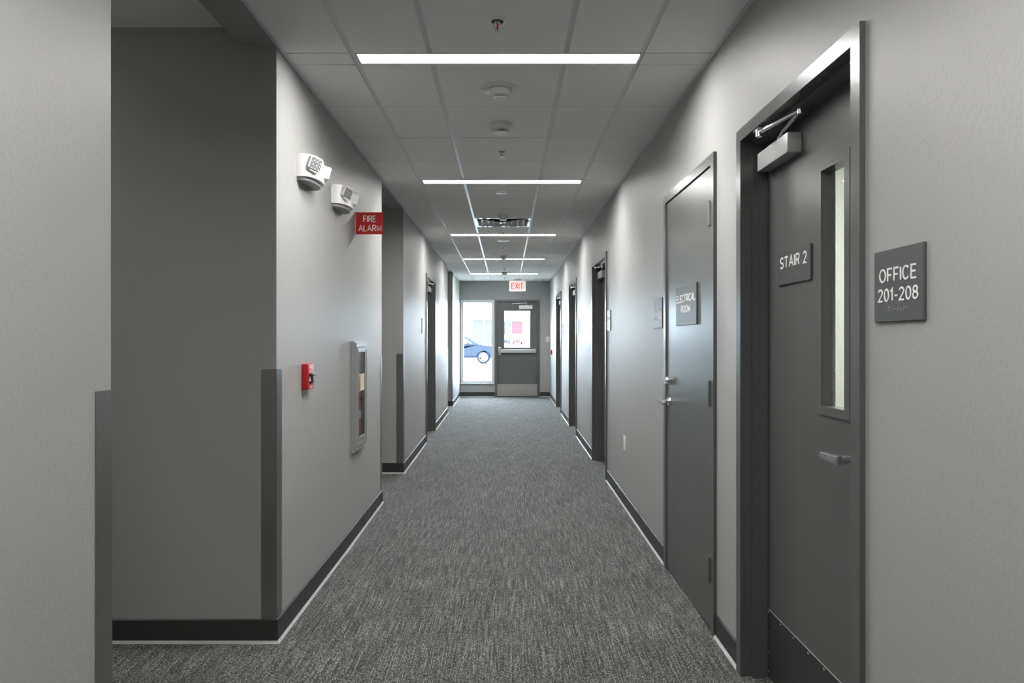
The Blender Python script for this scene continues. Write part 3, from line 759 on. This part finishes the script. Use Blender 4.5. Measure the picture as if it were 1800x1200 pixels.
# detectors
def detector(x, y, label, R=.102, plate=True, m='offwhite', k=1.):
    t = thing('smoke_detector', label, 'smoke detector', (x, y, HC), 0, 'round smoke detectors on the ceiling')
    if plate:
        b = B(); lathe(b, [(R, 0), (R, -.004), (R-.004, -.006), (0, -.006)], n=40); box(b, -.02, .02, -.07, -.062, -.0075, -.005); obj('mounting_plate', b, m, t, True)
    z = -.006 if plate else 0
    b = B(); r = .056*k
    lathe(b, [(r*.9, z), (r, z-.006), (r, z-.022*k), (r*.86, z-.034*k), (r*.62, z-.036*k), (0, z-.036*k)]); obj('detector_base', b, 'white' if plate else m, t, True)
    b = B(); zz = z-.036*k
    for i in range(14):
        a = 2*PI*i/14; c_, s_ = math.cos(a), math.sin(a)
        cyl(b, (r*.55*c_, r*.55*s_, zz-.010*k), (0, 0, 1), .004*k, .011*k, n=6)
    obj('vent_posts', b, 'chrome', t)
    b = B(); cyl(b, (0, 0, zz-.005*k), (0, 0, 1), r*.42, .006*k); obj('sensing_chamber', b, 'black', t)
    b = B(); lathe(b, [(r*.66, zz-.010*k), (r*.60, zz-.014*k), (0, zz-.015*k)]); obj('cap', b, 'white', t, True)
    return t
detector(-.036, 3.66, 'smoke detector on a wide round plate behind the first strip light')
detector(-.036, 4.25, 'smaller grey smoke detector behind the plated one', plate=False, m='offwhite', k=1.25)
dd = detector(-.036, 7.33, 'grey smoke detector right in front of the shiny air diffuser', plate=False, m='offwhite', k=1.12)
dup(dd, (-.038, 10.88, HC), 'dark smoke detector right before the fourth strip light')
dup(dd, (-.034, 13.45, HC), 'farthest smoke detector, before the last strip light')
def speaker(x, y, r, label):
    t = thing('ceiling_speaker', label, 'speaker', (x, y, HC), 0, 'flat round ceiling speakers')
    b = B(); lathe(b, [(r, 0), (r, -.010), (r*.93, -.015), (r*.88, -.013), (r*.88, -.012)], n=36); obj('rim', b, 'white', t, True)
    b = B(); lathe(b, [(r*.9, -.011), (r*.5, -.016), (0, -.018)], n=36); obj('grille', b, 'white', t, True)
speaker(-.035, 6.19, .068, 'flat white disc between second strip light and air diffuser')
speaker(-.036, 9.16, .092, 'flat white disc just past the third strip light')
b = B(); box(b, -.04, .04, -.03, .03, -.014, 0, .004, 2); o = obj('occupancy_sensor', b, 'white', smooth=True); o.location = (.68, 14.75, HC)
tag(o, 'small white sensor in the far ceiling right of the EXIT sign', 'sensor')

# air diffuser with polished stepped cones
da, dc = DIF[0]+.004, DIF[1]-.004; dx0, dx1 = bands[2]
t = thing('air_diffuser', 'square polished metal air diffuser in the ceiling grid', 'air vent', ((dx0+dx1)/2, (da+dc)/2, HC))
hx, hy = (dx1-dx0)/2, (dc-da)/2
def frust(b, s0, z0, s1, z1):
    A = [b.verts.new((x*hx*s0, y*hy*s0, z0)) for x, y in ((-1, -1), (1, -1), (1, 1), (-1, 1))]; D = [b.verts.new((x*hx*s1, y*hy*s1, z1)) for x, y in ((-1, -1), (1, -1), (1, 1), (-1, 1))]
    for i in range(4): b.faces.new((A[i], A[(i+1) % 4], D[(i+1) % 4], D[i]))
b = B(); frust(b, 1, 0, .93, 0); frust(b, 1, 0, 1, .02); frust(b, .93, 0, .80, .075); obj('vent_frame', b, 'mirror', t)
for i, s in enumerate((.78, .56, .34)):
    b = B(); frust(b, s, -.002, s-.05, .012); frust(b, s-.05, .012, s-.18, .07); obj('vent_louvre', b, 'mirror', t)
b = B(); box(b, -hx*.12, hx*.12, -hy*.12, hy*.12, .0, .05); obj('vent_core', b, 'mirror', t)
b = B(); box(b, -hx, hx, -hy, hy, .078, .09); obj('duct_back', b, 'dark', t)

# exit sign
ey = 15.0; sc_ = ey/1200
t = thing('exit_sign', 'lit white EXIT sign with red letters hanging from the far ceiling', 'exit sign', ((909.5-890)*sc_, ey, HC))
w_ = 29*sc_; z1_ = CZ+(599-493.2)*sc_-HC; z0_ = CZ+(599-511.8)*sc_-HC
b = B(); box(b, -w_/2, w_/2, -.02, .02, z0_, z1_-.004, .004, 2); hs = obj('sign_body', b, 'exit', t)
b = B(); box(b, -.09, .09, -.03, .03, -.012, 0, .003, 1); box(b, -.03, .03, -.02, .02, z1_-.01, -.005); obj('canopy', b, 'white', t)
b = B(); text_mesh(b, 'EXIT', 0, (z0_+z1_)/2-.002, .150, -.0205, .265, .02, .002); obj('lettering', b, 'exitr', t, label='red letters')

# stairwell lamp
b = B(); box(b, -.15, .15, -.6, .6, -.05, 0, .01, 1)
o = obj('stairwell_light', b, mat('stairwell_lamp', .8, emit=(1, .99, .95), est=120.)); o.location = (2.4, 3.3, 2.8)
tag(o, 'surface lamp on the stairwell ceiling seen through the wired window', 'ceiling light')

# ------------------------------------------------------------------ outdoors
def gz(y): return .12 if y < 45 else .12+(y-45)*(.845-.12)/63
b = B()
def gr(bm, y0_, y1_, dz=0):
    quad(bm, [(-60, y0_, gz(y0_)+dz), (60, y0_, gz(y0_)+dz), (60, y1_, gz(y1_)+dz), (-60, y1_, gz(y1_)+dz)])
gr(b, YE+TW, 28); struct('floor_pavement', b, 'concrete', 'pale concrete pavement outside the exit door', 'pavement').name = 'pavement'
b = B(); gr(b, 28, 45); gr(b, 45, 150); bmesh.ops.remove_doubles(b, verts=b.verts, dist=1e-4); struct('road', b, 'asphalt', 'pale road and lot outside beyond the pavement', 'road')
b = B(); box(b, -60, 60, 27.8, 28.1, .0, .15); struct('kerb', b, 'concrete', 'kerb line between pavement and road', 'kerb')

def car(name, label, loc, rz, paint, sc=1.):
    t = thing(name, label, 'car', loc, rz); t.scale = (sc, sc, sc)
    b = B(); hwid = .90
    low = [(.93, .32), (.99, .55), (.95, .80), (.80, .93), (-.24, 1.07), (-3.45, 1.06), (-3.66, .95), (-3.70, .55), (-3.62, .32)]
    # wheel arches cut into the lower edge
    def arch(cx_): return [(cx_+.40*math.cos(a), .33+.40*math.sin(a)) for a in [PI*i/8 for i in range(0, 9)]]
    poly = low + arch(-2.75)[::-1] + arch(0)[::-1]
    prism(b, poly, -hwid, hwid, 'xz'); bmesh.ops.triangulate(b, faces=[f for f in b.faces if len(f.verts) > 6])
    obj('body', b, paint, t)
    b = B(); A = [(-.24, 1.065), (-1.05, 1.53), (-1.6, 1.62), (-3.0, 1.60), (-3.5, 1.06)]
    for s in (1,):
        lo = [b.verts.new((x, -(hwid-.03) if z < 1.1 else -(hwid-.22), z)) for x, z in A]; hi = [b.verts.new((x, (hwid-.03) if z < 1.1 else (hwid-.22), z)) for x, z in A]
        b.faces.new(lo); b.faces.new(hi[::-1])
        for i in range(5): b.faces.new((lo[i], hi[i], hi[(i+1) % 5], lo[(i+1) % 5]))
    cb = obj('cabin', b, paint, t)
    b = B()
    def sy(z): return (hwid-.03)-(z-1.065)/.5*.19
    for s in (-1, 1):
        for P in ([(-.62, 1.11), (-1.10, 1.45), (-1.62, 1.52), (-1.66, 1.11)], [(-1.76, 1.11), (-1.74, 1.52), (-2.95, 1.50), (-3.22, 1.11)]):
            quad(b, [(x, s*(sy(z)+.012), z) for x, z in P])
    quad(b, [(-.30, -.74, 1.115), (-.30, .74, 1.115), (-1.0, .62, 1.52), (-1.0, -.62, 1.52)]); quad(b, [(-3.06, -.62, 1.56), (-3.06, .62, 1.56), (-3.5, .74, 1.12), (-3.5, -.74, 1.12)])
    obj('windows', b, 'carglass', t)
    for cx_ in (0, -2.75):
        for s in (-1, 1):
            b = B(); lathe(b, [(.22, 0), (.36, .01), (.365, .05), (.365, .18), (.355, .21), (.21, .215)], (0, 0, 0), 32, '-y'); bmesh.ops.transform(b, matrix=Matrix.Translation((cx_, s*.90+(.0 if s < 0 else .0), .36)) @ Matrix.Rotation(0 if s > 0 else PI, 4, 'Z'), verts=b.verts)
            wh = obj('wheel', b, 'tyre', t, True)
            b = B(); yo = s*.905
            for k in range(5):
                a = 2*PI*k/5+.3; c_, s_ = math.cos(a), math.sin(a)
                p_ = [(cx_+.03*s_+.05*c_, .36-.03*c_+.05*s_), (cx_-.03*s_+.05*c_, .36+.03*c_+.05*s_), (cx_-.045*s_+.235*c_, .36+.045*c_+.235*s_), (cx_+.045*s_+.235*c_, .36-.045*c_+.235*s_)]
                prism(b, p_, yo-.012, yo+.012, 'xz')
            ring = [(cx_+.07*math.cos(q*PI/8), .36+.07*math.sin(q*PI/8)) for q in range(16)]; prism(b, ring, yo-.016, yo+.016, 'xz')
            for q in range(24):
                a0, a1 = q*PI/12, (q+1)*PI/12
                prism(b, [(cx_+.225*math.cos(a0), .36+.225*math.sin(a0)), (cx_+.245*math.cos(a0), .36+.245*math.sin(a0)), (cx_+.245*math.cos(a1), .36+.245*math.sin(a1)), (cx_+.225*math.cos(a1), .36+.225*math.sin(a1))], yo-.012, yo+.012, 'xz')
            obj('rim', b, 'rim', wh)
    for s in (-1, 1):
        b = B(); box(b, -.92, -.78, s*.92-.07, s*.92+.07, 1.06, 1.20, .02, 2); obj('mirror', b, paint, t)
    b = B(); box(b, .90, .97, -.80, -.50, .66, .80, .01, 1); obj('headlight', b, 'rim', t); b = B(); box(b, .90, .97, .50, .80, .66, .80, .01, 1); obj('headlight', b, 'rim', t)
    b = B()
    for s in (-1, 1):
        for x in (-.65, -1.70, -2.72): box(b, x-.006, x+.006, s*.901-.002, s*.901+.002, .42, 1.05)
        box(b, -3.4, -.42, s*.905-.01, s*.905+.01, .35, .43)
    obj('door_seams', b, 'tyre', t)
    return t
car('parked_car', 'dark blue car passing close outside the tall window', (-1.27, 37.7+.9, .12), 0, 'carblue')
car('parked_car', 'small red car parked far off below the red shutter', (1.75, 106.5, gz(107)), -PI/2, 'carred', .82)
car('parked_car', 'dark blue car parked far off left of the red car', (-.15, 106.0, gz(107)), -PI/2, 'carblue', .80)

# building across the lot
by = 116; bs = by/1200
def bx_(px): return (px-890)*bs
def bz_(py): return CZ+(599-py)*bs
t = thing('shop_building', 'pale low building with a red shutter across the lot', 'building', (0, by, gz(by)))
g0 = gz(by)
def bz2(py): return bz_(py)-g0
b = B(); slab(b, bx_(829), bx_(990), -.5, bz2(552), 0, 8, [(bx_(831), bx_(849), bz2(606), bz2(562.5)), (bx_(851), bx_(868), bz2(606), bz2(562.5)), (bx_(886), bx_(898), bz2(588), bz2(564.4)), (bx_(899.5), bx_(918.4), bz2(587), bz2(564.4))])
obj('wall', b, 'stucco', t)
b = B(); box(b, bx_(827), bx_(992), -.5, 0, bz2(558.5), bz2(556.5)); obj('fascia', b, 'fascia', t)
for (p0, p1, q0, q1) in ((831, 849, 606, 562.5), (851, 868, 606, 562.5), (886, 898, 588, 564.4)):
    b = B(); box(b, bx_(p0), bx_(p1), .1, .15, bz2(q0), bz2(q1)); obj('shop_window', b, 'shopglass', t)
b = B(); box(b, bx_(899.5), bx_(918.4), .1, .15, bz2(587), bz2(564.4))
for i in range(10): zz = bz2(587)+(bz2(564.4)-bz2(587))*i/10; box(b, bx_(899.5), bx_(918.4), .06, .1, zz, zz+.04)
obj('roller_shutter', b, 'redpanel', t, label='dull red roller shutter')

# bare street tree
t = thing('bare_tree', 'thin leafless street tree outside the tall window', 'tree', (-2.9, 56, gz(56)))
b = B(); rr = random.Random(5)
tube(b, [(0, 0, -.1), (.03, 0, 1.2), (-.02, .02, 2.4), (.02, 0, 3.6), (0, 0, 4.6)], [.09, .075, .06, .04, .015], 8); tr = obj('trunk', b, 'bark', t, True)
b = B()
for i in range(26):
    z = 1.2+3.0*i/26; a = rr.uniform(0, 2*PI); L = rr.uniform(.35, .75)*(1.1-.16*z); dx, dy = math.cos(a)*L, math.sin(a)*L
    p0 = Vector((0, 0, z)); p1 = Vector((dx*.5, dy*.5, z+.35*L+.1)); p2 = Vector((dx*.8, dy*.8, z+1.1*L+.15))
    tube(b, [p0, p1, p2], [.022, .014, .006], 5)
    for q in range(3):
        s = p1.lerp(p2, q/3); e2 = s+Vector((rr.uniform(-.2, .2), rr.uniform(-.2, .2), rr.uniform(.12, .35))); tube(b, [s, e2], [.008, .004], 4)
obj('branches', b, 'bark', t)
